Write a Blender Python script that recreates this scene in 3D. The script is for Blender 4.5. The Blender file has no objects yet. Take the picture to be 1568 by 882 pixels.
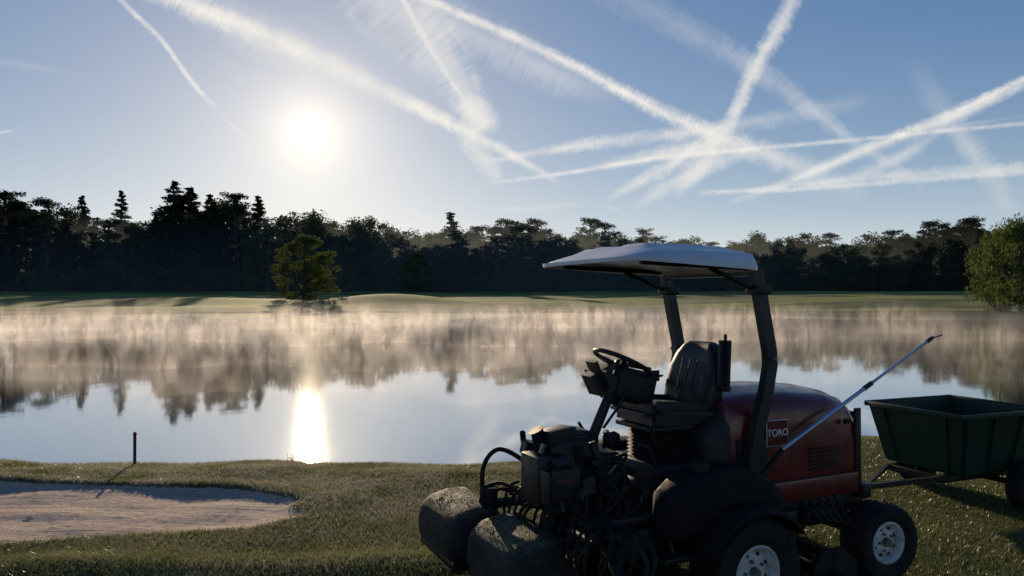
import bpy, bmesh, math, random
import numpy as np
from mathutils import Vector, Matrix, Euler
random.seed(7)
R = np.random.RandomState(11)
SC = bpy.context.scene
F = 1132.0; CAMZ = 1.75
PITCH = math.atan(14/1132)

# ------------------------------------------------------------------ helpers
def link(o, parent=None):
    SC.collection.objects.link(o)
    if parent is not None: o.parent = parent
    return o
def empty(name, loc=(0,0,0), rz=0):
    o = bpy.data.objects.new(name, None); o.location = loc; o.rotation_euler = (0,0,rz)
    o.empty_display_size = .2
    return link(o)
def sm(e0, e1, x):
    t = np.clip((x-e0)/(e1-e0), 0, 1); return t*t*(3-2*t)
class MB:
    def __init__(s): s.v=[]; s.f=[]; s.m=[]
    def add(s, vs, fs, mi=0):
        o = len(s.v); s.v += [tuple(p) for p in vs]
        s.f += [tuple(i+o for i in f) for f in fs]; s.m += [mi]*len(fs)
    def tube(s, pts, radii, segs=8, mi=0, cap=True, sx=1, sy=1):
        pts = [Vector(p) for p in pts]
        if not hasattr(radii,'__len__'): radii=[radii]*len(pts)
        vs=[]; fs=[]; ref=None
        for i,p in enumerate(pts):
            t = (pts[min(i+1,len(pts)-1)]-pts[max(i-1,0)]).normalized()
            if ref is None:
                ref = Vector((0,1,0)) if abs(t.y)<.9 else Vector((1,0,0))
            u = (ref - t*ref.dot(t)).normalized(); w = t.cross(u); ref=u
            for k in range(segs):
                an = 2*math.pi*(k+.5)/segs
                vs.append(p+(u*math.cos(an)*sx+w*math.sin(an)*sy)*radii[i])
        for i in range(len(pts)-1):
            for k in range(segs):
                k2=(k+1)%segs
                fs.append((i*segs+k,i*segs+k2,(i+1)*segs+k2,(i+1)*segs+k))
        if cap:
            fs.append(tuple(range(segs))[::-1]); fs.append(tuple((len(pts)-1)*segs+k for k in range(segs)))
        s.add(vs,fs,mi)
    def mesh(s, name, mats, smooth=False):
        me = bpy.data.meshes.new(name); me.from_pydata(s.v,[],s.f)
        for m in mats: me.materials.append(m)
        me.polygons.foreach_set('material_index', s.m)
        if smooth: me.polygons.foreach_set('use_smooth',[True]*len(s.f))
        me.update(); return me
def part(name, me, parent, loc=(0,0,0), rot=(0,0,0)):
    o = bpy.data.objects.new(name, me); o.location=loc; o.rotation_euler=rot
    return link(o,parent)
def smooth_angle(me, deg=35):
    bm=bmesh.new(); bm.from_mesh(me)
    for f in bm.faces: f.smooth=True
    for e in bm.edges:
        if len(e.link_faces)==2 and e.calc_face_angle(0)>math.radians(deg): e.smooth=False
    bm.to_mesh(me); bm.free()
def box(name, c, s, mat, parent, rot=(0,0,0), bev=.01, seg=2, taper=None):
    bm=bmesh.new(); bmesh.ops.create_cube(bm,size=1)
    for v in bm.verts:
        v.co.x*=s[0]; v.co.y*=s[1]; v.co.z*=s[2]
        if taper and v.co.z>0: v.co.x*=taper[0]; v.co.y*=taper[1]
    if bev>0: bmesh.ops.bevel(bm,geom=bm.edges[:],offset=bev,segments=seg,affect='EDGES',profile=.5)
    me=bpy.data.meshes.new(name); bm.to_mesh(me); bm.free(); me.materials.append(mat); smooth_angle(me,40)
    return part(name,me,parent,c,rot)
def tube(name, pts, r, mat, parent, segs=10, smooth=True, sx=1, sy=1):
    b=MB(); b.tube(pts,r,segs,sx=sx,sy=sy); me=b.mesh(name,[mat]); 
    if smooth: smooth_angle(me,50)
    return part(name,me,parent)
def hose(name, pts, r, mat, parent):
    P=[Vector(p) for p in pts]; P=[P[0]*2-P[1]]+P+[P[-1]*2-P[-2]]; out=[]
    for i in range(1,len(P)-2):
        for k in range(8):
            t=k/8; a,b,c,d=P[i-1],P[i],P[i+1],P[i+2]
            out.append(.5*((2*b)+(c-a)*t+(2*a-5*b+4*c-d)*t*t+(3*b-a-3*c+d)*t**3))
    out.append(P[-2]); return tube(name,out,r,mat,parent,8)
def revolve(b, prof, n=40, mi=0, axis='y', c=(0,0,0)):
    vs=[];fs=[];m=len(prof)
    for i in range(n):
        a=2*math.pi*i/n
        for (h,r) in prof: vs.append((c[0]+r*math.cos(a), c[1]+h, c[2]+r*math.sin(a)))
    for i in range(n):
        j=(i+1)%n
        for k in range(m-1): fs.append((i*m+k,i*m+k+1,j*m+k+1,j*m+k))
    b.add(vs,fs,mi)

# ------------------------------------------------------------------ materials
def newmat(name):
    m=bpy.data.materials.new(name); m.use_nodes=True; nt=m.node_tree; nt.nodes.clear()
    out=nt.nodes.new('ShaderNodeOutputMaterial'); return m,nt,out
def N(nt,t,**kw):
    n=nt.nodes.new(t)
    for k,v in kw.items():
        if k in n.inputs: n.inputs[k].default_value=v
        else: setattr(n,k,v)
    return n
def math_(nt,op,a,b=None,clamp=False):
    n=nt.nodes.new('ShaderNodeMath'); n.operation=op; n.use_clamp=clamp
    for i,x in enumerate((a,b)):
        if x is None: continue
        if isinstance(x,(int,float)): n.inputs[i].default_value=x
        else: nt.links.new(x,n.inputs[i])
    return n.outputs[0]
def ss(nt,x,a,b,lo=0.,hi=1.):
    n=nt.nodes.new('ShaderNodeMapRange'); n.interpolation_type='SMOOTHSTEP'
    nt.links.new(x,n.inputs[0]); n.inputs[1].default_value=a; n.inputs[2].default_value=b
    n.inputs[3].default_value=lo; n.inputs[4].default_value=hi; return n.outputs[0]
def mixc(nt,f,a,b,mode='MIX'):
    n=nt.nodes.new('ShaderNodeMix'); n.data_type='RGBA'; n.blend_type=mode
    if isinstance(f,(int,float)): n.inputs[0].default_value=f
    else: nt.links.new(f,n.inputs[0])
    for i,x in ((6,a),(7,b)):
        if isinstance(x,tuple): n.inputs[i].default_value=(*x,1) if len(x)==3 else x
        else: nt.links.new(x,n.inputs[i])
    return n.outputs[2]
def noise(nt,scale,detail=4,rough=.55,vec=None,dist=0):
    n=N(nt,'ShaderNodeTexNoise'); n.inputs['Scale'].default_value=scale; n.inputs['Detail'].default_value=detail
    n.inputs['Roughness'].default_value=rough; n.inputs['Distortion'].default_value=dist
    if vec is not None: nt.links.new(vec,n.inputs['Vector'])
    return n.outputs['Fac']
def pbr(name,c1,c2=None,rough=.5,metal=0,scale=8,coat=0,bump=0,bscale=60,spec=.5,dust=0,dcol=(.10,.10,.06)):
    m,nt,out=newmat(name); p=N(nt,'ShaderNodeBsdfPrincipled')
    tc=N(nt,'ShaderNodeTexCoord'); v=tc.outputs['Object']
    c2=c2 or tuple(x*.6 for x in c1)
    n1=noise(nt,scale,5,.6,v); col=mixc(nt,ss(nt,n1,.35,.7),c1,c2)
    if dust>0:
        g=N(nt,'ShaderNodeNewGeometry'); sx=N(nt,'ShaderNodeSeparateXYZ'); nt.links.new(g.outputs['Normal'],sx.inputs[0])
        up=ss(nt,sx.outputs[2],.3,1.); n3=ss(nt,noise(nt,scale*6,6,.7,v),.46,.60)
        col=mixc(nt,math_(nt,'MULTIPLY',math_(nt,'MULTIPLY',up,n3),dust),col,dcol)
    nt.links.new(col,p.inputs['Base Color'])
    n2=noise(nt,scale*3,4,.6,v)
    nt.links.new(ss(nt,n2,.2,.8,max(rough-.12,.03),min(rough+.15,1)),p.inputs['Roughness'])
    p.inputs['Metallic'].default_value=metal; p.inputs['Coat Weight'].default_value=coat
    p.inputs['Specular IOR Level'].default_value=spec
    if bump>0:
        b=N(nt,'ShaderNodeBump'); b.inputs['Strength'].default_value=bump; b.inputs['Distance'].default_value=.003
        nt.links.new(noise(nt,bscale,4,.6,v),b.inputs['Height']); nt.links.new(b.outputs[0],p.inputs['Normal'])
    nt.links.new(p.outputs[0],out.inputs[0]); return m
BLK=pbr('black_plastic',(.010,.011,.012),(.018,.019,.019),.5,scale=5,dust=.12,bump=.2,spec=.3)
BLK2=pbr('black_painted_steel',(.008,.010,.011),(.016,.016,.016),.45,scale=9,dust=.15,spec=.3)
BLK3=pbr('matt_black_poly_tank',(.006,.007,.008),(.010,.010,.011),.68,scale=7,dust=.08,spec=.15,bump=.3)
POSTM=pbr('rollbar_paint',(.008,.015,.015),(.016,.024,.024),.42,scale=4,spec=.4)
RUB=pbr('tyre_rubber',(.010,.010,.010),(.022,.021,.018),.8,scale=14,bump=.3,spec=.25)
RIM=pbr('rim_paint',(.58,.58,.56),(.34,.34,.31),.4,scale=9)
RED=pbr('red_hood_paint',(.115,.006,.008),(.085,.005,.006),.3,scale=3,coat=.25)
VINYL=pbr('seat_vinyl',(.012,.014,.017),(.018,.020,.022),.48,scale=6,bump=.3,spec=.4)
STEEL=pbr('bare_steel',(.24,.25,.26),(.12,.12,.12),.42,metal=.8,scale=12)
ALU=pbr('aluminium_pole',(.42,.5,.6),(.34,.4,.5),.35,metal=.7,scale=10)
CAN=pbr('canopy_plastic',(.60,.62,.66),(.50,.52,.56),.42,scale=3)
DGREEN=pbr('green_tub',(.005,.030,.018),(.004,.022,.013),.55,scale=4,dust=.06,spec=.3)
WHITE=pbr('white_decal',(.6,.6,.6),(.5,.5,.5),.5)
STAKE=pbr('stake_wood',(.06,.015,.012),(.03,.01,.01),.7,scale=20)
CLIP=pbr('clipping_covered_cover',(.035,.035,.028),(.012,.012,.012),.75,scale=9,dust=.8,bump=.9,bscale=120,dcol=(.16,.15,.08),spec=.25)

def leafmat(name,c1,c2,tr=.4):
    m,nt,out=newmat(name); g=N(nt,'ShaderNodeNewGeometry'); oi=N(nt,'ShaderNodeObjectInfo')
    n1=noise(nt,.35,3,.6,g.outputs['Position'])
    col=mixc(nt,ss(nt,n1,.35,.65),c1,c2)
    hs=N(nt,'ShaderNodeHueSaturation'); nt.links.new(col,hs.inputs['Color'])
    nt.links.new(math_(nt,'ADD',math_(nt,'MULTIPLY',oi.outputs['Random'],1.0),.5),hs.inputs['Value'])
    nt.links.new(math_(nt,'ADD',math_(nt,'MULTIPLY',oi.outputs['Random'],.05),.485),hs.inputs['Hue'])
    d=N(nt,'ShaderNodeBsdfDiffuse'); t=N(nt,'ShaderNodeBsdfTranslucent'); mx=N(nt,'ShaderNodeMixShader'); mx.inputs[0].default_value=tr
    nt.links.new(hs.outputs[0],d.inputs[0]); nt.links.new(hs.outputs[0],t.inputs[0])
    nt.links.new(d.outputs[0],mx.inputs[1]); nt.links.new(t.outputs[0],mx.inputs[2]); nt.links.new(mx.outputs[0],out.inputs[0]); return m
LEAF=leafmat('leaf_forest',(.042,.060,.022),(.066,.078,.028),.35)
CONI=leafmat('needle_forest',(.020,.037,.021),(.030,.046,.025),.2)
LEAFB=leafmat('leaf_spring',(.10,.13,.035),(.135,.155,.05),.45)
BARK=pbr('bark',(.06,.045,.035),(.03,.025,.02),.9,scale=3)

# ------------------------------------------------------------------ camera
cam=bpy.data.cameras.new('Camera'); cam.sensor_width=36; cam.lens=26; cam.clip_start=.05; cam.clip_end=9000
co=bpy.data.objects.new('Camera',cam); co.location=(0,0,CAMZ); co.rotation_euler=(math.pi/2+PITCH,0,0); link(co); SC.camera=co

# ------------------------------------------------------------------ sun and world
AZ=math.radians(-15.3); EL=math.radians(12.3)
SUN=Vector((math.sin(AZ)*math.cos(EL),math.cos(AZ)*math.cos(EL),math.sin(EL)))
sl=bpy.data.lights.new('sun','SUN'); sl.energy=5.0; sl.angle=math.radians(.5); sl.color=(1,.78,.52)
so=bpy.data.objects.new('sun',sl); so.rotation_euler=SUN.to_track_quat('Z','Y').to_euler(); so.location=SUN*50; link(so)
w=bpy.data.worlds.new('World'); SC.world=w; w.use_nodes=True; nt=w.node_tree; nt.nodes.clear()
wo=nt.nodes.new('ShaderNodeOutputWorld')
sky=nt.nodes.new('ShaderNodeTexSky'); sky.sky_type='NISHITA'; sky.sun_disc=False
sky.sun_elevation=EL; sky.sun_rotation=AZ; sky.air_density=1.0; sky.dust_density=.15; sky.ozone_density=2.4; sky.altitude=50
sp=nt.nodes.new('ShaderNodeSeparateColor'); nt.links.new(sky.outputs[0],sp.inputs[0])
cb=nt.nodes.new('ShaderNodeCombineColor')
for i,gain in enumerate((.126,.125,.168)):
    s=math_(nt,'MULTIPLY',sp.outputs[i],gain)
    nt.links.new(math_(nt,'DIVIDE',s,math_(nt,'ADD',1.,math_(nt,'MULTIPLY',s,1.15))),cb.inputs[i])
hs=nt.nodes.new('ShaderNodeHueSaturation'); hs.inputs['Saturation'].default_value=1.25; nt.links.new(cb.outputs[0],hs.inputs['Color'])
bg=nt.nodes.new('ShaderNodeBackground'); bg.inputs[1].default_value=1.02
nt.links.new(hs.outputs[0],bg.inputs[0])
tc=nt.nodes.new('ShaderNodeTexCoord'); nrm=nt.nodes.new('ShaderNodeVectorMath'); nrm.operation='NORMALIZE'
nt.links.new(tc.outputs['Generated'],nrm.inputs[0])
dt=nt.nodes.new('ShaderNodeVectorMath'); dt.operation='DOT_PRODUCT'; nt.links.new(nrm.outputs[0],dt.inputs[0]); dt.inputs[1].default_value=SUN
ang=math_(nt,'ARCCOSINE',math_(nt,'MINIMUM',dt.outputs['Value'],.999999))
disc=ss(nt,ang,math.radians(.5),math.radians(1.25),1,0)
g1=math_(nt,'EXPONENT',math_(nt,'MULTIPLY',ang,-1/math.radians(2.4)))
g2=math_(nt,'EXPONENT',math_(nt,'MULTIPLY',ang,-1/math.radians(10.5)))
tot=math_(nt,'ADD',math_(nt,'ADD',math_(nt,'MULTIPLY',disc,5.),math_(nt,'MULTIPLY',g1,.60)),math_(nt,'MULTIPLY',g2,.33))
bg2=nt.nodes.new('ShaderNodeBackground'); bg2.inputs[0].default_value=(1,.84,.55,1); nt.links.new(tot,bg2.inputs[1])
ad=nt.nodes.new('ShaderNodeAddShader'); nt.links.new(bg.outputs[0],ad.inputs[0]); nt.links.new(bg2.outputs[0],ad.inputs[1])
sz=nt.nodes.new('ShaderNodeSeparateXYZ'); nt.links.new(nrm.outputs[0],sz.inputs[0])
hz=math_(nt,'EXPONENT',math_(nt,'MULTIPLY',math_(nt,'ABSOLUTE',sz.outputs[2]),-1/.11))
bg3=nt.nodes.new('ShaderNodeBackground'); bg3.inputs[0].default_value=(.86,.94,.88,1); nt.links.new(math_(nt,'MULTIPLY',hz,.42),bg3.inputs[1])
ad2=nt.nodes.new('ShaderNodeAddShader'); nt.links.new(ad.outputs[0],ad2.inputs[0]); nt.links.new(bg3.outputs[0],ad2.inputs[1])
nt.links.new(ad2.outputs[0],wo.inputs[0])
SC.view_settings.view_transform='Standard'; SC.view_settings.look='None'; SC.view_settings.exposure=0

# ------------------------------------------------------------------ terrain
WZ=-.5
def near_edge(x): return 7.95+1.5*sm(1.5,4.5,x)+.10*np.sin(1.7*x)+.05*np.sin(4.3*x+1)-1.2*sm(-9,-25,x)
def far_edge(x): return 110-18*sm(-15,-75,x)-32*sm(5,60,x)+1.5*np.sin(x*.11)+.7*np.sin(x*.31+2)
RW=[(R.uniform(2,9)*math.cos(t),R.uniform(4,16)*math.sin(t)+3,R.uniform(0,6.28)) for t in R.uniform(0,3.14,14)]
def bunker(x,y):
    dx=(x+4.55)/2.85; dy=(y-6.15-.05*np.sin(2*x))/.86
    r=np.sqrt(dx*dx+dy*dy)+.035*np.sin(5*np.arctan2(dy,dx)+1)+.015*np.sin(13*np.arctan2(dy,dx))
    return r
def height(x,y):
    z=.012*np.sin(3.1*x+.7)*np.sin(2.3*y)+.02*np.sin(.9*x)*np.cos(1.1*y+x*.4)
    ne=near_edge(x); t=y-ne
    z=z+.05*np.exp(-((y-4.85-.03*x)/.22)**2)*sm(1.5,-1.,x)
    r=bunker(x,y)
    z=z+.018*np.exp(-((r-1.10)/.12)**2)*sm(6.0,6.5,y)-.035*sm(1.03,.96,r)
    rip=0
    for (a,b,c) in RW: rip=rip+np.sin(a*x+b*y+c)
    z=z+.0030*rip*sm(1.0,.9,r)
    z=z-.05*sm(-.5,0,t)
    z=z-1.7*sm(-.15,3.8,t)*(y>0)
    s=y-far_edge(x)
    far=-1.75+1.35*sm(-3,2.5,s)+.5*sm(2,14,s)+2.0*sm(10,120,s)+2.0*sm(120,220,s)
    far=far+1.9*np.exp(-((x+23)/14)**2-((y-138)/11)**2)+.5*np.exp(-((x-4)/10)**2-((y-132)/9)**2)
    far=far+.9*np.exp(-((x+62)/22)**2-((y-146)/12)**2)+.6*np.exp(-((x-62)/16)**2-((y-118)/12)**2)
    far=far+.22*np.sin(x*.09)*np.sin(y*.12+1)*sm(5,30,s)
    k=sm(30,60,y)
    z=z*(1-k)+far*k
    side=sm(120,150,np.abs(x))*sm(14,40,y)
    z=np.maximum(z,-1.75+side*3.2)
    return z
rad=[.0,.6,1.2,1.8,2.4,2.8]
r=3.1
while r<10.5: rad.append(r); r+=.05
while r<400: rad.append(r); r*=1.022
while r<4500: rad.append(r); r*=1.12
rad=np.array(rad)
angs=np.concatenate([np.arange(-48,48,.24),np.arange(48,312,4.)])
A=np.radians(angs); nr,na=len(rad),len(A)
RR,AA=np.meshgrid(rad,A,indexing='ij'); X=RR*np.sin(AA); Y=RR*np.cos(AA); Z=height(X,Y)
Z=Z+np.where(RR<8,R.normal(0,.003,RR.shape),0)
V=np.stack([X,Y,Z],-1).reshape(-1,3)
I=np.arange(nr-1)[:,None]; J=np.arange(na)[None,:]; J2=(J+1)%na
Q=np.stack([I*na+J,(I+1)*na+J,(I+1)*na+J2,I*na+J2],-1).reshape(-1,4)
def npmesh(name,V,Q,mats,smooth=False):
    me=bpy.data.meshes.new(name); k=Q.shape[1]
    me.vertices.add(len(V)); me.vertices.foreach_set('co',V.astype(np.float32).ravel())
    me.loops.add(Q.size); me.loops.foreach_set('vertex_index',Q.astype(np.int32).ravel())
    me.polygons.add(len(Q)); me.polygons.foreach_set('loop_start',np.arange(0,Q.size,k,dtype=np.int32))
    me.polygons.foreach_set('loop_total',np.full(len(Q),k,dtype=np.int32))
    if smooth: me.polygons.foreach_set('use_smooth',np.ones(len(Q),dtype=bool))
    for m in mats: me.materials.append(m)
    me.update(calc_edges=True); me.validate(); return me
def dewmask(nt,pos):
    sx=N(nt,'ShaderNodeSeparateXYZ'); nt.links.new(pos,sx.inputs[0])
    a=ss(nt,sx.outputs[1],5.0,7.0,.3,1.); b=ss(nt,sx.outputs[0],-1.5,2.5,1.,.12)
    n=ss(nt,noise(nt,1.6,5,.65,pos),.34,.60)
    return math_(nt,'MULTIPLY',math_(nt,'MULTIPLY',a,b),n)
GM,nt,out=newmat('grass_and_sand')
g=N(nt,'ShaderNodeNewGeometry'); pos=g.outputs['Position']
at=N(nt,'ShaderNodeAttribute',attribute_name='sand'); af=N(nt,'ShaderNodeAttribute',attribute_name='farm'); ab=N(nt,'ShaderNodeAttribute',attribute_name='bank')
n1=noise(nt,1.3,5,.6,pos); n2=noise(nt,45,4,.7,pos)
gn=mixc(nt,ss(nt,n1,.35,.65),(.055,.07,.018),(.085,.096,.028)); gn=mixc(nt,ss(nt,n2,.3,.7),gn,(.033,.043,.012))
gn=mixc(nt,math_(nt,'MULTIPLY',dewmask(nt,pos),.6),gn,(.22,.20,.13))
mpf=N(nt,'ShaderNodeMapping'); nt.links.new(pos,mpf.inputs[0]); mpf.inputs['Scale'].default_value=(.35,1.,1)
n3=noise(nt,.09,4,.6,mpf.outputs[0]); n4=noise(nt,.5,5,.7,pos)
gf=mixc(nt,ss(nt,n3,.42,.56),(.045,.07,.018),(.24,.27,.045)); gf=mixc(nt,ss(nt,n4,.3,.75,0,.5),gf,(.10,.13,.03))
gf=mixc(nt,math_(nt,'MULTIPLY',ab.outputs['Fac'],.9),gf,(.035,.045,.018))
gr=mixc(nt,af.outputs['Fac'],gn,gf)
ns=noise(nt,35,6,.7,pos); ns2=noise(nt,2.2,3,.6,pos)
sd=mixc(nt,ss(nt,ns,.3,.7),(.64,.48,.37),(.38,.29,.22)); sd=mixc(nt,ss(nt,ns2,.35,.65,0,.6),sd,(.44,.33,.26))
sf=ss(nt,math_(nt,'ADD',at.outputs['Fac'],math_(nt,'MULTIPLY',math_(nt,'SUBTRACT',noise(nt,14,4,.6,pos),.5),.7)),.4,.6)
col=mixc(nt,sf,gr,sd)
p=N(nt,'ShaderNodeBsdfPrincipled',Roughness=.9); p.inputs['Specular IOR Level'].default_value=.2; nt.links.new(col,p.inputs['Base Color'])
bp=N(nt,'ShaderNodeBump',Strength=.8,Distance=.02)
mpr=N(nt,'ShaderNodeMapping'); nt.links.new(pos,mpr.inputs[0]); mpr.inputs['Scale'].default_value=(1.2,16,1); mpr.inputs['Rotation'].default_value=(0,0,.25)
hh=math_(nt,'ADD',noise(nt,60,5,.7,pos),math_(nt,'MULTIPLY',noise(nt,9,4,.6,pos),1.3))
hh=math_(nt,'ADD',hh,math_(nt,'MULTIPLY',noise(nt,1.5,3,.6,mpr.outputs[0]),1.4))
nt.links.new(hh,bp.inputs['Height']); nt.links.new(bp.outputs[0],p.inputs['Normal']); nt.links.new(p.outputs[0],out.inputs[0])
me=npmesh('ground',V,Q,[GM],True)
a=me.attributes.new('sand','FLOAT','POINT'); a.data.foreach_set('value',sm(1.05,.94,bunker(V[:,0],V[:,1])).astype(np.float32))
a=me.attributes.new('farm','FLOAT','POINT'); a.data.foreach_set('value',sm(30,60,V[:,1]).astype(np.float32))
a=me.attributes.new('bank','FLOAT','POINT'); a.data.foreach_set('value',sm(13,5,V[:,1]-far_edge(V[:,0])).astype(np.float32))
part('ground',me,None)
# water
WM,nt,out=newmat('lake_water')
g=N(nt,'ShaderNodeNewGeometry'); mp=N(nt,'ShaderNodeMapping'); nt.links.new(g.outputs['Position'],mp.inputs[0]); mp.inputs['Scale'].default_value=(1,.6,1)
bp=N(nt,'ShaderNodeBump',Strength=1.,Distance=.0010)
nt.links.new(math_(nt,'ADD',noise(nt,1.6,3,.5,mp.outputs[0]),math_(nt,'MULTIPLY',noise(nt,9,2,.5,mp.outputs[0]),.22)),bp.inputs['Height'])
gl=N(nt,'ShaderNodeBsdfGlossy',Roughness=.04); gl.inputs[0].default_value=(.93,.95,.97,1)
df=N(nt,'ShaderNodeBsdfDiffuse'); df.inputs[0].default_value=(.03,.04,.04,1)
fr=N(nt,'ShaderNodeFresnel',IOR=1.33)
mx=N(nt,'ShaderNodeMixShader'); nt.links.new(math_(nt,'ADD',math_(nt,'MULTIPLY',fr.outputs[0],.45),.55,True),mx.inputs[0])
for q in (gl,df): nt.links.new(bp.outputs[0],q.inputs['Normal'])
nt.links.new(bp.outputs[0],fr.inputs['Normal'])
nt.links.new(df.outputs[0],mx.inputs[1]); nt.links.new(gl.outputs[0],mx.inputs[2]); nt.links.new(mx.outputs[0],out.inputs[0])
b=MB(); b.add([(-170,6,WZ),(170,6,WZ),(170,150,WZ),(-170,150,WZ)],[(0,1,2,3)]); part('lake_water',b.mesh('lake_water',[WM]),None)

# ------------------------------------------------------------------ grass blades
GB,nt,out=newmat('grass_blade')
g=N(nt,'ShaderNodeNewGeometry'); pos=g.outputs['Position']
c=mixc(nt,ss(nt,noise(nt,1.1,4,.6,pos),.35,.65),(.09,.12,.022),(.155,.17,.042)); c=mixc(nt,ss(nt,noise(nt,70,2,.5,pos),.45,.75),c,(.22,.20,.09))
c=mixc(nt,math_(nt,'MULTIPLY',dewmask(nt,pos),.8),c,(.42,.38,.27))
p=N(nt,'ShaderNodeBsdfPrincipled',Roughness=.38); nt.links.new(c,p.inputs['Base Color'])
t=N(nt,'ShaderNodeBsdfTranslucent'); nt.links.new(c,t.inputs[0]); mx=N(nt,'ShaderNodeMixShader'); mx.inputs[0].default_value=.42
nt.links.new(p.outputs[0],mx.inputs[1]); nt.links.new(t.outputs[0],mx.inputs[2]); nt.links.new(mx.outputs[0],out.inputs[0])
n=400000
yy=3.3+(R.rand(n)**.85)*7.2; xx=(R.rand(n)*2-1)*yy*.86
keep=(bunker(xx,yy)>.985+.05*R.rand(n))&(yy<near_edge(xx)+.75)
xx=xx[keep]; yy=yy[keep]; n=len(xx); zz=height(xx,yy)
edge=np.exp(-((yy-near_edge(xx)-.1)/.25)**2)
patch=.5+.5*np.sin(xx*2.1+1)*np.sin(yy*3.3+xx)
hgt=(.011+.015*R.rand(n)+.008*patch)*(1+edge*.6*R.rand(n)); th=R.rand(n)*2*np.pi; wd=.0026+.002*R.rand(n)
le=R.normal(0,.7,(n,2))*hgt[:,None]
V=np.zeros((n,3,3)); V[:,0]=np.stack([xx-np.cos(th)*wd,yy-np.sin(th)*wd,zz-.004],-1); V[:,1]=np.stack([xx+np.cos(th)*wd,yy+np.sin(th)*wd,zz-.004],-1)
V[:,2]=np.stack([xx+le[:,0],yy+le[:,1],zz+hgt],-1)
part('grass',npmesh('grass',V.reshape(-1,3),np.arange(3*n).reshape(-1,3),[GB]),None)
b=MB()
for i in range(16):
    cx=random.choice([-2.45,-2.35,-2.2]); x=cx+random.gauss(0,.05); y=float(near_edge(np.array(x)))+.25+random.gauss(0,.06); z=float(height(np.array(x),np.array(y)))
    h=random.uniform(.06,.15); lx=random.gauss(0,.04)
    b.add([(x-.003,y,z),(x+.003,y,z),(x+.002+lx*.5,y,z+h*.7),(x+lx,y,z+h)],[(0,1,2),(0,2,3)])
part('shoreline_reeds',b.mesh('shoreline_reeds',[GB]),None)
b=MB(); b.tube([(0,0,-.2),(0,0,.30),(0,0,.33)],[.016,.016,.011],8); b.tube([(0,0,.30),(0,0,.315)],[.020,.020],8)
sx_=-4.07; part('marker_stake',b.mesh('marker_stake',[STAKE]),None,(sx_,8.0,float(height(np.array(sx_),np.array(8.0)))+.03))

# ------------------------------------------------------------------ trees
def leaves(b,c,rad,n,size,rs,mi=1,flat=1.0,droop=0):
    d=rs.normal(size=(n,3)); d/=np.linalg.norm(d,axis=1)[:,None]; rr=rs.rand(n)**.45
    P=np.array(c)+d*rr[:,None]*np.array(rad)
    a1=rs.normal(size=(n,3)); a1[:,2]*=flat; a1/=np.linalg.norm(a1,axis=1)[:,None]
    a2=np.cross(a1,rs.normal(size=(n,3))); a2/=np.linalg.norm(a2,axis=1)[:,None]
    if droop: a1[:,2]-=droop
    s=size*(.5+rs.rand(n))[:,None]
    q=np.stack([P-a1*s,P-a2*s*.55,P+a1*s,P+a2*s*.55],1).reshape(-1,3)
    b.add(q.tolist(),[(4*i,4*i+1,4*i+2,4*i+3) for i in range(n)],mi)
def decid(seed,H=1.0,W=.42,nc=58,nl=75,leaf=.014,mat=None,base=.16,weep=False):
    rs=np.random.RandomState(seed); b=MB()
    bend=rs.normal(0,.02,2)
    b.tube([(0,0,-.03),(bend[0]*.5,bend[1]*.5,.25),(bend[0],bend[1],.55),(bend[0]*1.5,bend[1],.85)],[.024,.018,.012,.003],7)
    for i in range(nc):
        z=base+(1-base)*rs.rand()**.85; f=(z-base)/(1-base)
        prof=W*math.sin(math.pi*min(max(.12+f*.86,0),1))**.65
        an=rs.rand()*2*math.pi; r_=prof*(.35+.6*rs.rand()**.5)*(1+.25*math.sin(3*an+seed))
        c=np.array([r_*math.cos(an),r_*math.sin(an),z-.05*rs.rand()])
        sz=.06+.055*rs.rand()
        st=(bend[0],bend[1],max(.12,z-.1-.3*r_))
        b.tube([st,tuple((np.array(st)+c)/2+[0,0,.02]),tuple(c)],[.007,.005,.002],4,cap=False)
        leaves(b,c,(sz,sz,sz*(1.3 if weep else .72)),nl,leaf,rs,1,1,.8 if weep else 0)
    return b.mesh('tree_mesh',[BARK,mat or LEAF])
def spruce(seed,W=.2):
    rs=np.random.RandomState(seed); b=MB()
    b.tube([(0,0,-.03),(0,0,.5),(0,0,1.)],[.018,.011,.002],6)
    z=.12
    while z<.99:
        R_=W*(1-z)**.8*(.75+.4*rs.rand())+.01; nb=int(5+7*(1-z))
        for k in range(nb):
            an=rs.rand()*6.283; L=R_*(.6+.5*rs.rand())
            tip=np.array([L*math.cos(an),L*math.sin(an),z-.25*L+.03*rs.rand()])
            b.tube([(0,0,z),tuple(tip)],[.004,.001],3,cap=False)
            for t_ in (.35,.65,.95):
                leaves(b,tip*[t_,t_,1]+[0,0,(1-t_)*.1*L],(L*.22+.008,L*.22+.008,.012+.02*L),11,.010,rs,1,.4)
        z+=.026+.012*rs.rand()
    return b.mesh('tree_mesh',[BARK,CONI])
def pine(seed):
    rs=np.random.RandomState(seed); b=MB(); bx=rs.normal(0,.03)
    b.tube([(0,0,-.03),(bx,0,.4),(bx*1.6,0,.75),(bx*1.4,0,.97)],[.018,.014,.009,.003],6)
    for i in range(34):
        z=.42+.56*rs.rand()**.75; f=(z-.42)/.56; W=.20*(1-.7*f)+.02
        an=rs.rand()*6.283; r_=W*(.2+.8*rs.rand()); c=(bx*1.4+r_*math.cos(an),r_*math.sin(an),z)
        b.tube([(bx*1.4,0,z-.05),c],[.006,.002],4,cap=False)
        leaves(b,c,(.05+.03*rs.rand(),.05+.03*rs.rand(),.030),70,.010,rs,1,.7)
    return b.mesh('tree_mesh',[BARK,CONI])
D=[decid(i,W=.30+.03*(i%4),base=.10+.04*(i%3)) for i in range(1,6)]
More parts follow.
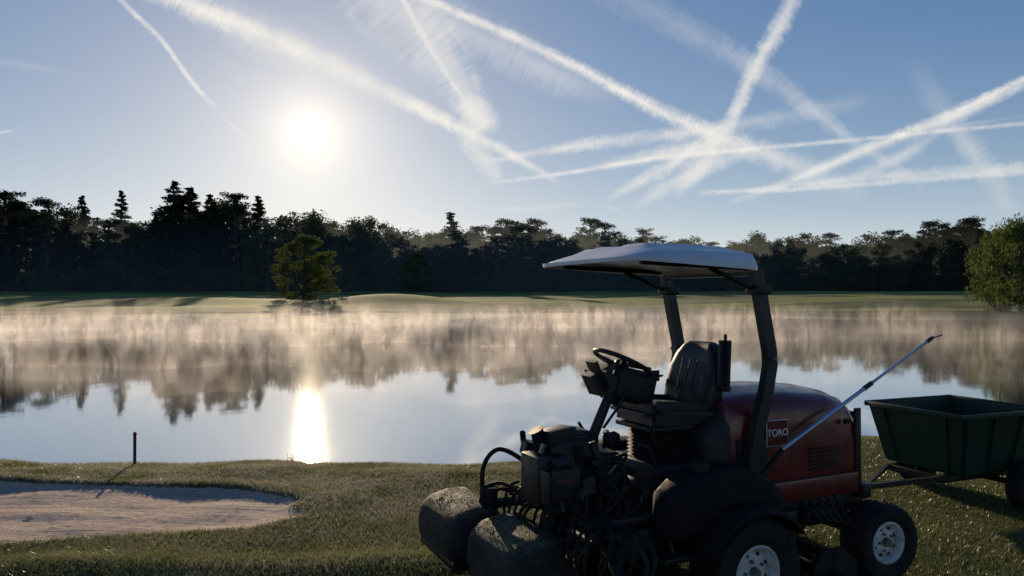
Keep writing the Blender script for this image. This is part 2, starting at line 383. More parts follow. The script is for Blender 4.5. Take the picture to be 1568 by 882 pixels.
S=[spruce(20,.20),spruce(21,.17),spruce(23,.23)]
P=[pine(30),pine(31),pine(32)]
U=[decid(41,W=.7,nc=50,nl=60,leaf=.03,base=.02),decid(42,W=.8,nc=50,nl=60,leaf=.03,base=.02)]
prof=[(-120,310),(0,302),(50,306),(100,314),(130,306),(160,328),(215,322),(240,305),(265,290),(310,298),(350,300),(400,306),(415,328),(480,328),(510,337),(560,336),(640,346),(700,346),(770,340),(820,336),(870,352),(940,352),(980,354),(1040,360),(1100,364),(1150,360),(1220,359),(1280,364),(1320,357),(1360,356),(1400,344),(1490,338),(1568,345),(1700,340)]
px_=[p_[0] for p_ in prof]; py_=[p_[1] for p_ in prof]
forest=empty('distant_forest')
def put(me,px,d,ytop=None,h=None,parent=forest,name='forest_tree',wscale=1,base_y=None):
    u=(px-784)/F; x=u*d; zg=float(height(np.array(x),np.array(float(d))))
    if h is None: h=(455-ytop)/F*d+CAMZ-zg
    o=part(name,me,parent,(x,d,zg-.2),(0,0,random.random()*6.28)); ws=wscale*random.uniform(.85,1.15); o.scale=(h*ws,h*ws,h); return o
rf=random.Random(5)
K=1.55
for row,(d0,st,hf) in enumerate([(206,27,.88),(220,30,.97),(236,26,.95),(250,30,.92)]):
    x=-150+row*9
    while x<1720:
        d=(d0+rf.uniform(-5,5))*K; yt=float(np.interp(x,px_,py_)); yt=455-(455-yt)*hf*rf.uniform(.82,1.03)
        q=rf.random()
        if x<430 : me=rf.choice(D+P+S) if q<.6 else rf.choice(S+P)
        elif 720<x<950 or x>1290: me=rf.choice(P) if q<.6 else rf.choice(D)
        else: me=rf.choice(D) if q<.78 else rf.choice(P)
        put(me,x,d,yt,wscale=1.3 if me in P or me in S else 1.15)
        x+=st*rf.uniform(.6,1.3)
for (x,y,k) in [(185,291,'S'),(265,275,'S'),(292,284,'S'),(322,295,'S'),(362,294,'P'),(395,299,'S'),(20,300,'P'),(70,299,'P'),(125,302,'S'),(690,323,'S'),(775,335,'P'),(822,331,'P'),(905,333,'P'),(925,336,'P'),(990,349,'P'),(1365,351,'P'),(1415,337,'P'),(1440,339,'P'),(1475,332,'P'),(1500,334,'P'),(1160,356,'D'),(1270,356,'P'),(1235,358,'D'),(555,330,'D'),(480,324,'D'),(440,326,'D'),(2,290,'P')]:
    put(rf.choice({'S':S,'P':P,'D':D}[k]),x,rf.uniform(203,214)*K,y,wscale=1.3)
x=-150
while x<1720:
    put(rf.choice(U),x,rf.uniform(198,206)*K,h=rf.uniform(4,8)*K); put(rf.choice(U),x+8,rf.uniform(222,230)*K,h=rf.uniform(9,13)*K); x+=rf.uniform(16,28)
x=-150
while x<1720:
    put(rf.choice(U),x,258*K,h=16*K); put(rf.choice(U),x+7,264*K,h=4.5*K,wscale=1.5); x+=rf.uniform(11,15)
o=put(decid(77,W=.52,nc=130,nl=100,leaf=.014,mat=LEAFB,base=.04),465,158,361,parent=None,name='birch_tree'); o.scale[0]*=1.25; o.scale[1]*=1.25
put(decid(78,W=.52,nc=190,nl=130,leaf=.011,mat=LEAFB,base=.02,weep=True),1562,88,338,parent=None,name='willow_tree')
put(decid(79,W=.45,nc=60,nl=80,leaf=.016,base=.05),635,290,385,parent=None,name='oak_tree')

# ------------------------------------------------------------------ contrails
CM,nt,out=newmat('contrail_glow')
uv=N(nt,'ShaderNodeUVMap'); sp=N(nt,'ShaderNodeSeparateXYZ'); nt.links.new(uv.outputs[0],sp.inputs[0])
fa=N(nt,'ShaderNodeAttribute',attribute_name='fade')
v=math_(nt,'ABSOLUTE',math_(nt,'MULTIPLY',math_(nt,'SUBTRACT',sp.outputs[1],.5),2.))
mp=N(nt,'ShaderNodeMapping'); nt.links.new(uv.outputs[0],mp.inputs[0]); mp.inputs['Scale'].default_value=(.6,1.2,1)
na_=noise(nt,2.0,7,.6,mp.outputs[0],.5); nb_=noise(nt,.45,4,.6,mp.outputs[0])
mp2=N(nt,'ShaderNodeMapping'); nt.links.new(uv.outputs[0],mp2.inputs[0]); mp2.inputs['Scale'].default_value=(6,.7,1); mp2.inputs['Rotation'].default_value=(0,0,.6)
nc_=noise(nt,2.,5,.6,mp2.outputs[0])
v2=math_(nt,'ADD',v,math_(nt,'MULTIPLY',math_(nt,'SUBTRACT',na_,.5),1.1))
v2=math_(nt,'ADD',v2,math_(nt,'MULTIPLY',math_(nt,'SUBTRACT',nc_,.5),.9))
core=math_(nt,'MULTIPLY',ss(nt,v2,-.15,1.0,1,0),ss(nt,v,.6,1,1,0))
al=math_(nt,'MULTIPLY',core,ss(nt,nb_,.3,.65,.45,1))
al=math_(nt,'MULTIPLY',al,fa.outputs['Fac'],True)
em=N(nt,'ShaderNodeEmission',Strength=.90); em.inputs[0].default_value=(1,.96,.89,1)  # emission stands in for sunlight on the trails; they glow by themselves
tr=N(nt,'ShaderNodeBsdfTransparent'); mx=N(nt,'ShaderNodeMixShader')
nt.links.new(al,mx.inputs[0]); nt.links.new(tr.outputs[0],mx.inputs[1]); nt.links.new(em.outputs[0],mx.inputs[2]); nt.links.new(mx.outputs[0],out.inputs[0])
def pdir(px,py):
    v=Vector(((px-784)/F,(441-py)/F,-1)); return (Euler((math.pi/2+PITCH,0,0)).to_matrix()@v).normalized()
trails=[
 ([(170,-15),(215,30),(250,62),(275,100),(305,140),(333,167)],[9,10,9,9,9,7],[.6,.8,.9,1.,1.,.6]),
 ([(345,183),(362,198),(379,213)],[4,5,4],[.5,1.,.4]),
 ([(210,-25),(300,12),(400,52),(540,115),(680,185),(780,235),(858,282)],[34,36,34,30,24,18,10],[.9,1.,1.,1.1,1.1,1.,.4]),
 ([(280,-5),(420,68),(520,112),(600,142)],[60,70,56,30],[.2,.45,.4,.0]),
 ([(560,-40),(625,30),(668,80),(702,130),(722,165),(748,200)],[120,115,90,62,52,52],[.85,.85,.9,.95,1.,.7]),
 ([(612,-10),(650,60),(688,120),(715,160)],[12,12,10,8],[.7,.8,.8,.5]),
 ([(700,150),(735,180),(765,200)],[34,46,26],[.7,.8,.2]),
 ([(705,205),(735,240),(768,278)],[26,32,22],[.5,.85,.3]),
 ([(610,-18),(700,20),(760,45),(880,100),(1000,165),(1100,210),(1200,245),(1330,300)],[14,15,16,19,24,32,40,40],[.8,1.,1.,1.,1.,.8,.55,.1]),
 ([(640,0),(740,60),(860,118),(960,160)],[60,70,60,30],[.5,.5,.4,.0]),
 ([(1225,-25),(1195,40),(1160,95),(1135,150),(1120,185),(1095,222),(1040,290)],[26,30,28,24,24,30,34],[.6,.7,.8,.9,.9,.8,.15]),
 ([(900,-25),(1000,20),(1100,72),(1200,135),(1300,212),(1420,288)],[50,52,44,34,22,16],[.10,.2,.28,.4,.4,.1]),
 ([(735,250),(830,232),(920,218),(1060,203),(1200,180),(1340,150)],[8,14,22,22,26,30],[.3,.7,.7,.7,.3,.05]),
 ([(740,282),(830,270),(900,260),(1000,242),(1060,236),(1300,215),(1430,202),(1580,188)],[6,7,8,9,9,8,8,8],[.3,.7,.9,.9,.9,.6,.6,.5]),
 ([(900,258),(980,243),(1060,225),(1140,235)],[12,24,28,20],[.2,.7,.7,.1]),
 ([(1590,112),(1500,155),(1420,190),(1340,222),(1260,258),(1180,290),(1110,312)],[14,17,17,16,16,14,8],[.9,.9,.9,.8,.7,.5,.1]),
 ([(1590,122),(1480,172),(1390,208),(1300,238),(1220,272),(1140,302)],[10,20,26,22,16,10],[.5,.6,.5,.4,.3,.1]),
 ([(1590,175),(1450,195),(1400,230),(1330,262),(1290,275)],[5,8,22,22,10],[.0,.3,.5,.4,.1]),
 ([(1065,298),(1200,287),(1350,270),(1470,263),(1580,257)],[6,12,18,20,22],[.4,.6,.6,.5,.5]),
 ([(1065,293),(1200,292),(1350,280),(1580,262)],[5,8,10,12],[.3,.5,.5,.4]),
 ([(925,307),(960,288),(1010,262),(1060,232),(1100,208)],[10,16,24,28,24],[.2,.7,.8,.8,.5]),
 ([(965,322),(1010,292),(1060,265),(1100,250),(1150,225)],[10,26,30,26,20],[.1,.5,.6,.6,.3]),
 ([(1030,305),(1050,280),(1090,250),(1120,215)],[14,18,22,20],[.1,.5,.5,.4]),
 ([(1385,80),(1430,150),(1480,215),(1520,270),(1550,335)],[36,44,44,40,34],[.0,.2,.4,.45,.05]),
 ([(-20,92),(60,103),(145,121)],[10,14,8],[.12,.12,.0]),
 ([(-10,204),(10,202),(27,199)],[4,4,3],[.6,.7,.3]),
 ([(444,296),(452,308),(461,320)],[4,4,4],[.3,.6,.4]),
 ([(608,319),(635,327),(665,337)],[4,5,4],[.3,.6,.3]),
 ([(735,323),(830,318),(905,310)],[8,12,8],[.1,.3,.1]),
 ([(915,313),(940,321),(965,327)],[6,8,5],[.1,.3,.1]),
 ([(320,90),(450,135),(560,190),(640,215)],[34,50,40,30],[.0,.15,.15,.0]),
]
b_v=[];b_f=[];uvs=[];fades=[]
for ti,(pts,wd_,fd) in enumerate(trails):
    Pn=np.array(pts,float); n_=len(Pn); seg=np.r_[0,np.cumsum(np.linalg.norm(np.diff(Pn,axis=0),axis=1))]
    tt=np.linspace(0,seg[-1],max(8,int(seg[-1]/10)))
    cx=np.interp(tt,seg,Pn[:,0]); cy=np.interp(tt,seg,Pn[:,1])
    for _ in range(3):
        cx[1:-1]=(cx[:-2]+cx[1:-1]*2+cx[2:])/4; cy[1:-1]=(cy[:-2]+cy[1:-1]*2+cy[2:])/4
    wv=np.interp(tt,seg,wd_); fv=np.interp(tt,seg,fd)*np.minimum(1,np.minimum(tt/12,(seg[-1]-tt)/12)+.0)
    tx=np.gradient(cx); ty=np.gradient(cy); L_=np.hypot(tx,ty); nx,ny=-ty/L_,tx/L_
    Rr=3000+ti*25; base=len(b_v); M=len(tt); uu=0
    for i in range(M):
        if i: uu+=(tt[i]-tt[i-1])/max(wv[i],7)
        for j in range(5):
            q=(j/4-.5)*wv[i]*1.5
            b_v.append(tuple(pdir(cx[i]+nx[i]*q,cy[i]+ny[i]*q)*Rr+Vector((0,0,CAMZ)))); uvs.append((uu+ti*13.7,j/4)); fades.append(float(fv[i]))
    for i in range(M-1):
        for j in range(4): b_f.append((base+i*5+j,base+i*5+j+1,base+i*5+j+6,base+i*5+j+5))
me=bpy.data.meshes.new('contrails'); me.from_pydata(b_v,[],b_f); me.materials.append(CM)
ul=me.uv_layers.new(name='UVMap')
for l in me.loops: ul.data[l.index].uv=uvs[l.vertex_index]
a=me.attributes.new('fade','FLOAT','POINT'); a.data.foreach_set('value',fades)
part('sky_contrails',me,None)

# ------------------------------------------------------------------ mist
def mistmat(name,dens,nx,nz,col=(1.,.93,.87),seed=0.,haze=False):
    m,nt,out=newmat(name)
    g=N(nt,'ShaderNodeNewGeometry'); uv=N(nt,'ShaderNodeUVMap'); sp=N(nt,'ShaderNodeSeparateXYZ'); nt.links.new(uv.outputs[0],sp.inputs[0])
    fa=N(nt,'ShaderNodeAttribute',attribute_name='dens')
    mp=N(nt,'ShaderNodeMapping'); nt.links.new(g.outputs['Position'],mp.inputs[0]); mp.inputs['Scale'].default_value=(nx,.0,nz); mp.inputs['Location'].default_value=(seed*7.3,seed,0)
    mp.inputs['Rotation'].default_value=(0,-.15,0)
    n1=noise(nt,1.,4,.52,mp.outputs[0],.9)
    mp2=N(nt,'ShaderNodeMapping'); nt.links.new(g.outputs['Position'],mp2.inputs[0]); mp2.inputs['Scale'].default_value=(nx*.22,.0,nz*.2); mp2.inputs['Location'].default_value=(seed*3.1,seed*2,0)
    n2=noise(nt,1.,3,.6,mp2.outputs[0])
    vv=sp.outputs[1]
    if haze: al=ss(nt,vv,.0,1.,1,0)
    else:
        top=ss(nt,math_(nt,'ADD',n2,math_(nt,'MULTIPLY',math_(nt,'SUBTRACT',n1,.5),.4)),.2,.8,.5,1.)
        vr=math_(nt,'DIVIDE',vv,top)
        al=math_(nt,'POWER',ss(nt,vr,-.2,1.,1,0),1.2)
        al=math_(nt,'MULTIPLY',al,ss(nt,n1,.28,.72,.36,1.))
        al=math_(nt,'MULTIPLY',al,ss(nt,n2,.25,.6,.55,1.))
    al=math_(nt,'MULTIPLY',math_(nt,'MULTIPLY',al,fa.outputs['Fac']),dens,True)
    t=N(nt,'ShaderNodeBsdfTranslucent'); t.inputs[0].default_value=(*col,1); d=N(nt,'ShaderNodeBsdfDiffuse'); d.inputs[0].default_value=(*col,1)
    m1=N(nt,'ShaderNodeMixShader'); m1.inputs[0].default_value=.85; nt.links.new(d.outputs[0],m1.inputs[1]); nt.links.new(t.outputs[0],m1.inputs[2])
    tr=N(nt,'ShaderNodeBsdfTransparent'); mx=N(nt,'ShaderNodeMixShader')
    nt.links.new(al,mx.inputs[0]); nt.links.new(tr.outputs[0],mx.inputs[1]); nt.links.new(m1.outputs[0],mx.inputs[2]); nt.links.new(mx.outputs[0],out.inputs[0]); return m
mist=empty('lake_mist')
def curtain(name,y0,h,mat,z0=WZ,amp=1.5,wd_=1.0,dl=1.,dr=.42):
    n_=200; xs=np.linspace(-y0*wd_,y0*wd_,n_); vs=[];fs=[];uvl=[];dn=[]
    for i,x in enumerate(xs):
        q=x/y0
        y=y0+amp*(math.sin(q*5+y0)+.6*math.sin(q*13+y0*2)+.35*math.sin(q*29+y0*.7))
        k=float(sm(.05,.6,np.array(q))); den=dl*(1-k)+dr*k
        for j in range(2): vs.append((x,y,z0-.02+h*j)); uvl.append((x,j)); dn.append(den)
    for i in range(n_-1): fs.append((2*i,2*i+2,2*i+3,2*i+1))
    me=bpy.data.meshes.new(name); me.from_pydata(vs,[],fs); me.materials.append(mat)
    me.polygons.foreach_set('use_smooth',[True]*len(fs))
    ul=me.uv_layers.new(name='UVMap')
    for l in me.loops: ul.data[l.index].uv=uvl[l.vertex_index]
    a=me.attributes.new('dens','FLOAT','POINT'); a.data.foreach_set('value',dn); part(name,me,mist)
for i,(y0,h,dn,nx) in enumerate([(18,1.2,.22,2.2),(25,1.6,.38,1.9),(36,1.9,.52,1.5),(52,2.2,.56,1.2),(76,2.7,.60,.9)]):
    curtain('mist_wisps_%d'%i,y0,h,mistmat('mist_%d'%i,dn,nx,.8*nx/2,seed=i+1.),amp=y0*.085)
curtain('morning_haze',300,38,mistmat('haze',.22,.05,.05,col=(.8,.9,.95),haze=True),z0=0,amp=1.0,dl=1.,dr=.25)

# ------------------------------------------------------------------ wheels
def wheel(prefix,parent,c,R_,wd_,rim_r,out_sign=1,lugs=26,steer=0):
    b=MB(); h=wd_/2; sw=R_-rim_r
    prof=[(-h*.72,rim_r),(-h*.95,rim_r+.25*sw),(-h,rim_r+.55*sw),(-h*.93,R_-.12*sw),(-h*.75,R_-.02*sw),(0,R_),(h*.75,R_-.02*sw),(h*.93,R_-.12*sw),(h,rim_r+.55*sw),(h*.95,rim_r+.25*sw),(h*.72,rim_r)]
    revolve(b,prof,48)
    for i in range(lugs):
        a0=2*math.pi*i/lugs
        for s_ in (-1,1):
            a1=a0+(math.pi/lugs if s_>0 else 0); w_=.011
            vs=[]
            for rr in (R_-.012,R_+.008):
                for (yy_,da) in ((s_*h*.12,-w_),(s_*h*.12,w_),(s_*h*.93,w_+.03),(s_*h*.93,-w_+.03)):
                    aa=a1+da/R_*.8; r2=rr-(.02*sw/.1 if abs(yy_)>h*.8 else 0)
                    vs.append((r2*math.cos(aa),yy_,r2*math.sin(aa)))
            b.add(vs,[(0,1,2,3),(4,5,6,7),(0,1,5,4),(1,2,6,5),(2,3,7,6),(3,0,4,7)])
    me=b.mesh(prefix+'_tyre',[RUB]); smooth_angle(me,40); part(prefix+'_tyre',me,parent,c,(0,0,steer))
    b=MB(); s_=out_sign
    pr=[(s_*h*.78,rim_r+.006),(s_*h*.84,rim_r-.004),(s_*h*.74,rim_r-.016),(s_*h*.45,rim_r-.03),(s_*h*.36,rim_r*.72),(s_*h*.5,rim_r*.55),(s_*h*.52,rim_r*.34),(s_*h*.52,.0005)]
    revolve(b,pr,40)
    for k in range(5):
        an=2*math.pi*k/5; cx,cz=rim_r*.43*math.cos(an),rim_r*.43*math.sin(an)
        b.tube([(cx,s_*h*.5,cz),(cx,s_*(h*.52+.014),cz)],.009,6,mi=1)
    b.tube([(0,s_*h*.5,0),(0,s_*(h*.52+.03),0)],[.03,.024],14,mi=1)
    for k in range(8):
        an=2*math.pi*(k+.5)/8; r0=rim_r*.66; cx,cz=r0*math.cos(an),r0*math.sin(an)
        b.tube([(cx,s_*(h*.405),cz),(cx,s_*(h*.44+.004),cz)],.010,8,mi=2)
    me=b.mesh(prefix+'_rim',[RIM,STEEL,BLK2]); smooth_angle(me,40); part(prefix+'_rim',me,parent,c,(0,0,steer))

# ------------------------------------------------------------------ mower
TH=math.radians(25)
MW=empty('riding_mower',(1.01,4.51,.0),math.pi+TH)
wheel('front_left_wheel',MW,(0,.57,.295),.295,.26,.145,1)
wheel('front_right_wheel',MW,(0,-.57,.295),.295,.26,.145,-1)
wheel('rear_left_wheel',MW,(-1.22,.42,.235),.235,.2,.125,1,24,math.radians(-4))
wheel('rear_right_wheel',MW,(-1.22,-.42,.235),.235,.2,.125,-1,24,math.radians(-4))
box('frame_left_rail',(-.3,.25,.44),(1.9,.07,.1),BLK2,MW,bev=.008)
box('frame_right_rail',(-.3,-.25,.44),(1.9,.07,.1),BLK2,MW,bev=.008)
tube('front_axle',[(0,-.5,.295),(0,.5,.295)],.055,BLK2,MW,12)
box('transaxle',(0,0,.32),(.3,.34,.24),BLK2,MW,bev=.04,seg=3)
box('rear_axle_beam',(-1.22,0,.27),(.1,.7,.09),BLK2,MW,bev=.015)
tube('rear_steer_cylinder',[(-1.32,-.3,.3),(-1.32,.25,.3)],.025,STEEL,MW)
box('rear_axle_pivot',(-1.2,0,.38),(.22,.2,.2),BLK2,MW,bev=.02)
box('engine_pan',(-.75,0,.46),(.85,.58,.12),BLK,MW,bev=.03)
def loft(name,secs,mat,parent,ang_=45,closed=True):
    b=MB(); vs=[];fs=[]; n_=len(secs[0])
    for s_ in secs: vs+=s_
    for i in range(len(secs)-1):
        for k in range(n_-(0 if closed else 1)):
            k2=(k+1)%n_; fs.append((i*n_+k,i*n_+k2,(i+1)*n_+k2,(i+1)*n_+k))
    fs.append(tuple(range(n_))[::-1]); fs.append(tuple((len(secs)-1)*n_+k for k in range(n_)))
    b.add(vs,fs); me=b.mesh(name,[mat]); 
    bm=bmesh.new(); bm.from_mesh(me); bmesh.ops.recalc_face_normals(bm,faces=bm.faces[:]); bm.to_mesh(me); bm.free()
    smooth_angle(me,ang_); return part(name,me,parent)
def hsec(a,w_,zt,zb=.55,rc=.14,crown=.03,lean=0):
    side=[(w_,zb),(w_+.012,zb+.2)]
    arc=[(w_-rc+rc*math.cos(t_)-.0,zt-rc+rc*math.sin(t_)) for t_ in np.linspace(.1,math.pi/2,7)]
    top=[(w_*.35,zt+crown*.8),(0,zt+crown)]
    half=side+arc+top
    full=half+[(-y,z) for (y,z) in half[:-1][::-1]]
    return [(a+lean*(z-zb),y,z) for (y,z) in full]
loft('engine_hood',[hsec(-.10,.30,1.13),hsec(-.13,.335,1.165),hsec(-.30,.35,1.18),hsec(-.6,.355,1.175),hsec(-.9,.35,1.15),hsec(-1.06,.34,1.115),hsec(-1.14,.325,1.07,rc=.16),hsec(-1.165,.30,1.03,rc=.16)],RED,MW)
for i in range(9):
    box('rear_grille_slat_%d'%i,(-1.172,0,.62+i*.042),(.02,.52,.014),BLK,MW,rot=(0,.5,0),bev=.003,seg=1)
box('rear_grille_frame',(-1.165,0,.79),(.02,.60,.46),BLK2,MW,bev=.008)
box('hood_trim_strip',(-1.135,.338,.8),(.05,.02,.5),BLK,MW,bev=.005)
box('rear_bumper',(-1.2,0,.52),(.08,.72,.09),BLK2,MW,bev=.015)
box('lower_side_panel',(-.62,.372,.60),(.95,.014,.12),RED,MW,bev=.004)
box('side_seam',(-.62,.377,.665),(.95,.006,.006),BLK,MW,bev=0)
box('side_black_panel',(-.25,.366,.78),(.22,.012,.30),BLK,MW,bev=.004)  # black panel on the hood side behind the roll bar
for i in range(6): box('side_vent_%d'%i,(-.82,.372,.71+i*.024),(.26,.008,.010),BLK,MW,bev=.002,seg=1)
tube('hood_latch',[(-1.0,.362,.98),(-1.0,.385,.98)],.018,BLK,MW,12)
box('badge_border',(-.43,.372,.953),(.165,.006,.155),WHITE,MW,bev=.002,seg=1)
box('badge_plate',(-.43,.3745,.953),(.155,.006,.145),RED,MW,bev=.001,seg=1)
cu=bpy.data.curves.new('badge_lettering','FONT'); cu.body='TORO'; cu.size=.058; cu.align_x='CENTER'; cu.align_y='CENTER'; cu.extrude=.001; cu.offset=.0008; cu.materials.append(WHITE)
o=bpy.data.objects.new('badge_lettering',cu); o.location=(-.43,.379,.953); o.rotation_euler=(math.pi/2,0,math.pi); link(o,MW)
loft('cowl',[hsec(.02,.26,1.0),hsec(-.03,.30,1.06),hsec(-.12,.325,1.12)],BLK,MW)
for s_,nm in ((1,'left'),(-1,'right')):
    tube('rollbar_post_'+nm,[(-.16,s_*.42,.5),(-.19,s_*.42,.85),(-.30,s_*.42,1.22),(-.33,s_*.42,1.36),(-.325,s_*.42,1.44),(-.225,s_*.42,1.90)],.05,POSTM,MW,4,sx=.75,sy=1.)
    tube('canopy_brace_'+nm,[(-.25,s_*.42,1.78),(-.18,s_*.42,1.81),(.10,s_*.42,1.91)],.014,BLK2,MW)
    box('rollbar_clamp_'+nm,(-.25,s_*.42,1.79),(.11,.10,.05),BLK2,MW,bev=.008)
    for dz in (.55,.62,1.40): tube('rollbar_bolt_%s_%d'%(nm,int(dz*100)),[(-.18-(.14 if dz>1 else 0),s_*.42,dz),(-.18-(.14 if dz>1 else 0),s_*.485,dz)],.012,STEEL,MW,6)
    box('canopy_rail_'+nm,(.15,s_*.42,1.925),(.82,.04,.03),BLK2,MW,bev=.005,rot=(0,-.03,0))
    box('rollbar_foot_'+nm,(-.17,s_*.42,.62),(.16,.09,.22),BLK2,MW,bev=.012)
tube('rollbar_crossbar',[(-.225,-.42,1.90),(-.225,.42,1.90)],.04,POSTM,MW,4)
def canopy():
    b=MB(); nseg=72; rings=[0,.15,.3,.45,.58,.7,.78,.86,.92,.96,.985,1.0]
    a0,a1=-.20,.70; ca=(a0+a1)/2; ha=(a1-a0)/2; hb=.56
    def outl(t_):
        e=.28; c_,s_=math.cos(t_),math.sin(t_)
        return (math.copysign(abs(c_)**e,c_),math.copysign(abs(s_)**e,s_))
    vs=[];fs=[]
    def zb(a): return 1.895+.045*(a-a0)/(a1-a0)
    def zt(a,y,r_):
        f=(a-a0)/(a1-a0); sk=.09*(1-f)+.045*f
        z=zb(a)+sk*(1-max(0,(r_-.93)/.07)**3) + .050*(1-r_**3)
        z-= .04*float(sm(.72,1.,np.array(f)))*(1-.3*r_)
        z+= .020*float(sm(.40,.33,np.array(abs(y))))*float(sm(.80,.72,np.array(f)))*float(sm(.02,.08,np.array(f)))
        z-= .016*float(sm(.06,.04,np.array(abs(y))))*float(sm(.80,.72,np.array(f)))
        return z
    for r_ in rings:
        for k in range(nseg):
            t_=2*math.pi*k/nseg; oa,ob=outl(t_)
            a=ca+ha*oa*r_; y=hb*ob*r_
            vs.append((a,y,zt(a,y,r_) if r_<1 else zb(a)+.02))
    for q,dz in ((1.0,0),(.985,.0),(.95,.02),(.5,.04),(0.01,.045)):
        for k in range(nseg):
            t_=2*math.pi*k/nseg; oa,ob=outl(t_); a=ca+ha*oa*q; y=hb*ob*q; vs.append((a,y,zb(a)+dz))
    M=len(rings)+5
    for i in range(M-1):
        for k in range(nseg): 
            k2=(k+1)%nseg; fs.append((i*nseg+k,i*nseg+k2,(i+1)*nseg+k2,(i+1)*nseg+k))
    b.add(vs,fs); me=b.mesh('canopy_roof',[CAN]); bm=bmesh.new(); bm.from_mesh(me); bmesh.ops.remove_doubles(bm,verts=bm.verts[:],dist=.0004); bmesh.ops.recalc_face_normals(bm,faces=bm.faces[:]); bm.to_mesh(me); bm.free()
    smooth_angle(me,50); return part('canopy_roof',me,MW)
canopy()
def pad(name,c,s,rot=(0,0,0),sub=2):
    bm=bmesh.new(); bmesh.ops.create_cube(bm,size=1)
    for v in bm.verts: v.co=Vector((v.co.x*s[0],v.co.y*s[1],v.co.z*s[2]))
    m_=min(s); bmesh.ops.bevel(bm,geom=bm.edges[:],offset=m_*.42,segments=4,affect='EDGES')
    me=bpy.data.meshes.new(name); bm.to_mesh(me); bm.free(); me.materials.append(VINYL); smooth_angle(me,60); return part(name,me,MW,c,rot)
pad('seat_cushion',(.12,0,1.06),(.50,.46,.12),(0,-.08,0))
pad('seat_cushion_bolster_left',(.12,.20,1.085),(.46,.11,.12),(0,-.08,0))
pad('seat_cushion_bolster_right',(.12,-.20,1.085),(.46,.11,.12),(0,-.08,0))
def sback():
    secs=[]
    for (z,hw,th,a) in [(1.06,.19,.05,-.09),(1.09,.225,.065,-.10),(1.20,.235,.07,-.125),(1.32,.225,.065,-.155),(1.40,.19,.055,-.175),(1.455,.14,.045,-.19),(1.475,.10,.02,-.195)]:
        ring=[]
        for k in range(20):
            t_=2*math.pi*k/20; c_,s_=math.cos(t_),math.sin(t_)
            y=hw*math.copysign(abs(s_)**.6,s_); x=th*math.copysign(abs(c_)**.7,c_)
            if c_>0: x+=.03*(abs(y)/hw)**2-.01
            ring.append((a+x,y,z))
        secs.append(ring)
    loft('seat_backrest',secs,VINYL,MW,60)
sback()
for i,y in enumerate((-.07,0,.07)): tube('seat_back_seam_%d'%i,[(-.035,y,1.13),(-.062,y,1.25),(-.095,y,1.37)],.004,BLK,MW,6)
pad('armrest_left_raised',(-.11,.29,1.37),(.085,.085,.33),(0,-.05,0))
pad('armrest_right',(.05,-.30,1.24),(.32,.07,.07))
tube('armrest_pivot',[(-.12,.2,1.22),(-.12,.31,1.22)],.02,BLK2,MW)
box('seat_base_plate',(.12,0,.99),(.42,.38,.03),BLK2,MW,bev=.008)
def bellows():
    b=MB(); vs=[];fs=[];lev=9; n_=24
    for i in range(lev*2+1):
        z=.79+.19*i/(lev*2); k=1. if i%2 else .88
        for j in range(n_):
            t_=2*math.pi*j/n_; c_,s_=math.cos(t_),math.sin(t_)
            vs.append((.12+.18*k*math.copysign(abs(c_)**.5,c_),.17*k*math.copysign(abs(s_)**.5,s_),z))
    for i in range(lev*2):
        for j in range(n_): fs.append((i*n_+j,i*n_+(j+1)%n_,(i+1)*n_+(j+1)%n_,(i+1)*n_+j))
    b.add(vs,fs); me=b.mesh('seat_suspension_bellows',[BLK]); part('seat_suspension_bellows',me,MW)
bellows()
box('seat_pedestal',(.10,0,.70),(.46,.5,.2),BLK,MW,bev=.03,seg=3)
ax=Vector((-.45,0,.89)).normalized()
wc=Vector((.40,0,1.365)); q=ax.to_track_quat('Z','Y')
b=MB(); 
for i in range(40):
    for k in range(8):
        t_=2*math.pi*i/40; p_=2*math.pi*k/8; rr=.175+.014*math.cos(p_); b.v.append(tuple(wc+q@Vector((rr*math.cos(t_),rr*math.sin(t_),.014*math.sin(p_)))))
for i in range(40):
    for k in range(8): b.f.append((i*8+k,((i+1)%40)*8+k,((i+1)%40)*8+(k+1)%8,i*8+(k+1)%8)); b.m.append(0)
for t_ in (.5,2.6,4.7): b.tube([wc+q@Vector((0,0,-.03)),wc+q@Vector((.17*math.cos(t_),.17*math.sin(t_),0))],[.018,.011],8)
b.tube([wc+q@Vector((0,0,-.05)),wc+q@Vector((0,0,.0)),wc+q@Vector((0,0,.012))],[.045,.045,.03],16)
part('steering_wheel',b.mesh('steering_wheel',[BLK],True),MW)
tube('steering_column',[(.62,0,.82),(.60,0,.96),(.42,0,1.33)],[.045,.032,.028],BLK2,MW,12)
tube('column_tilt_lever',[(.55,.03,1.0),(.5,.10,1.12),(.46,.12,1.2)],.008,BLK2,MW)
box('console_pod',(.33,-.10,1.225),(.28,.32,.20),BLK,MW,rot=(0,-.25,0),bev=.04,seg=3)
box('console_display',(.26,-.10,1.335),(.14,.2,.02),BLK2,MW,rot=(0,-.25,0),bev=.006)
pad('column_shroud',(.56,0,1.275),(.14,.22,.24),(0,.45,0))
box('column_bracket',(.47,0,1.22),(.10,.08,.14),BLK2,MW,rot=(0,.45,0),bev=.01)
tube('grab_bar_left',[(.30,.22,.72),(.36,.22,.90),(.44,.22,.93)],.011,BLK2,MW)
tube('control_lever_left',[(.26,.20,.80),(.33,.22,.94),(.35,.22,1.0)],.009,BLK2,MW)
pad('lever_knob',(.35,.22,1.01),(.03,.03,.05))
box('foot_platform',(.60,0,.58),(.58,.84,.04),BLK2,MW,bev=.01)
box('platform_tower',(.80,.0,.78),(.30,.36,.40),BLK,MW,bev=.03,seg=3,taper=(.8,.85))
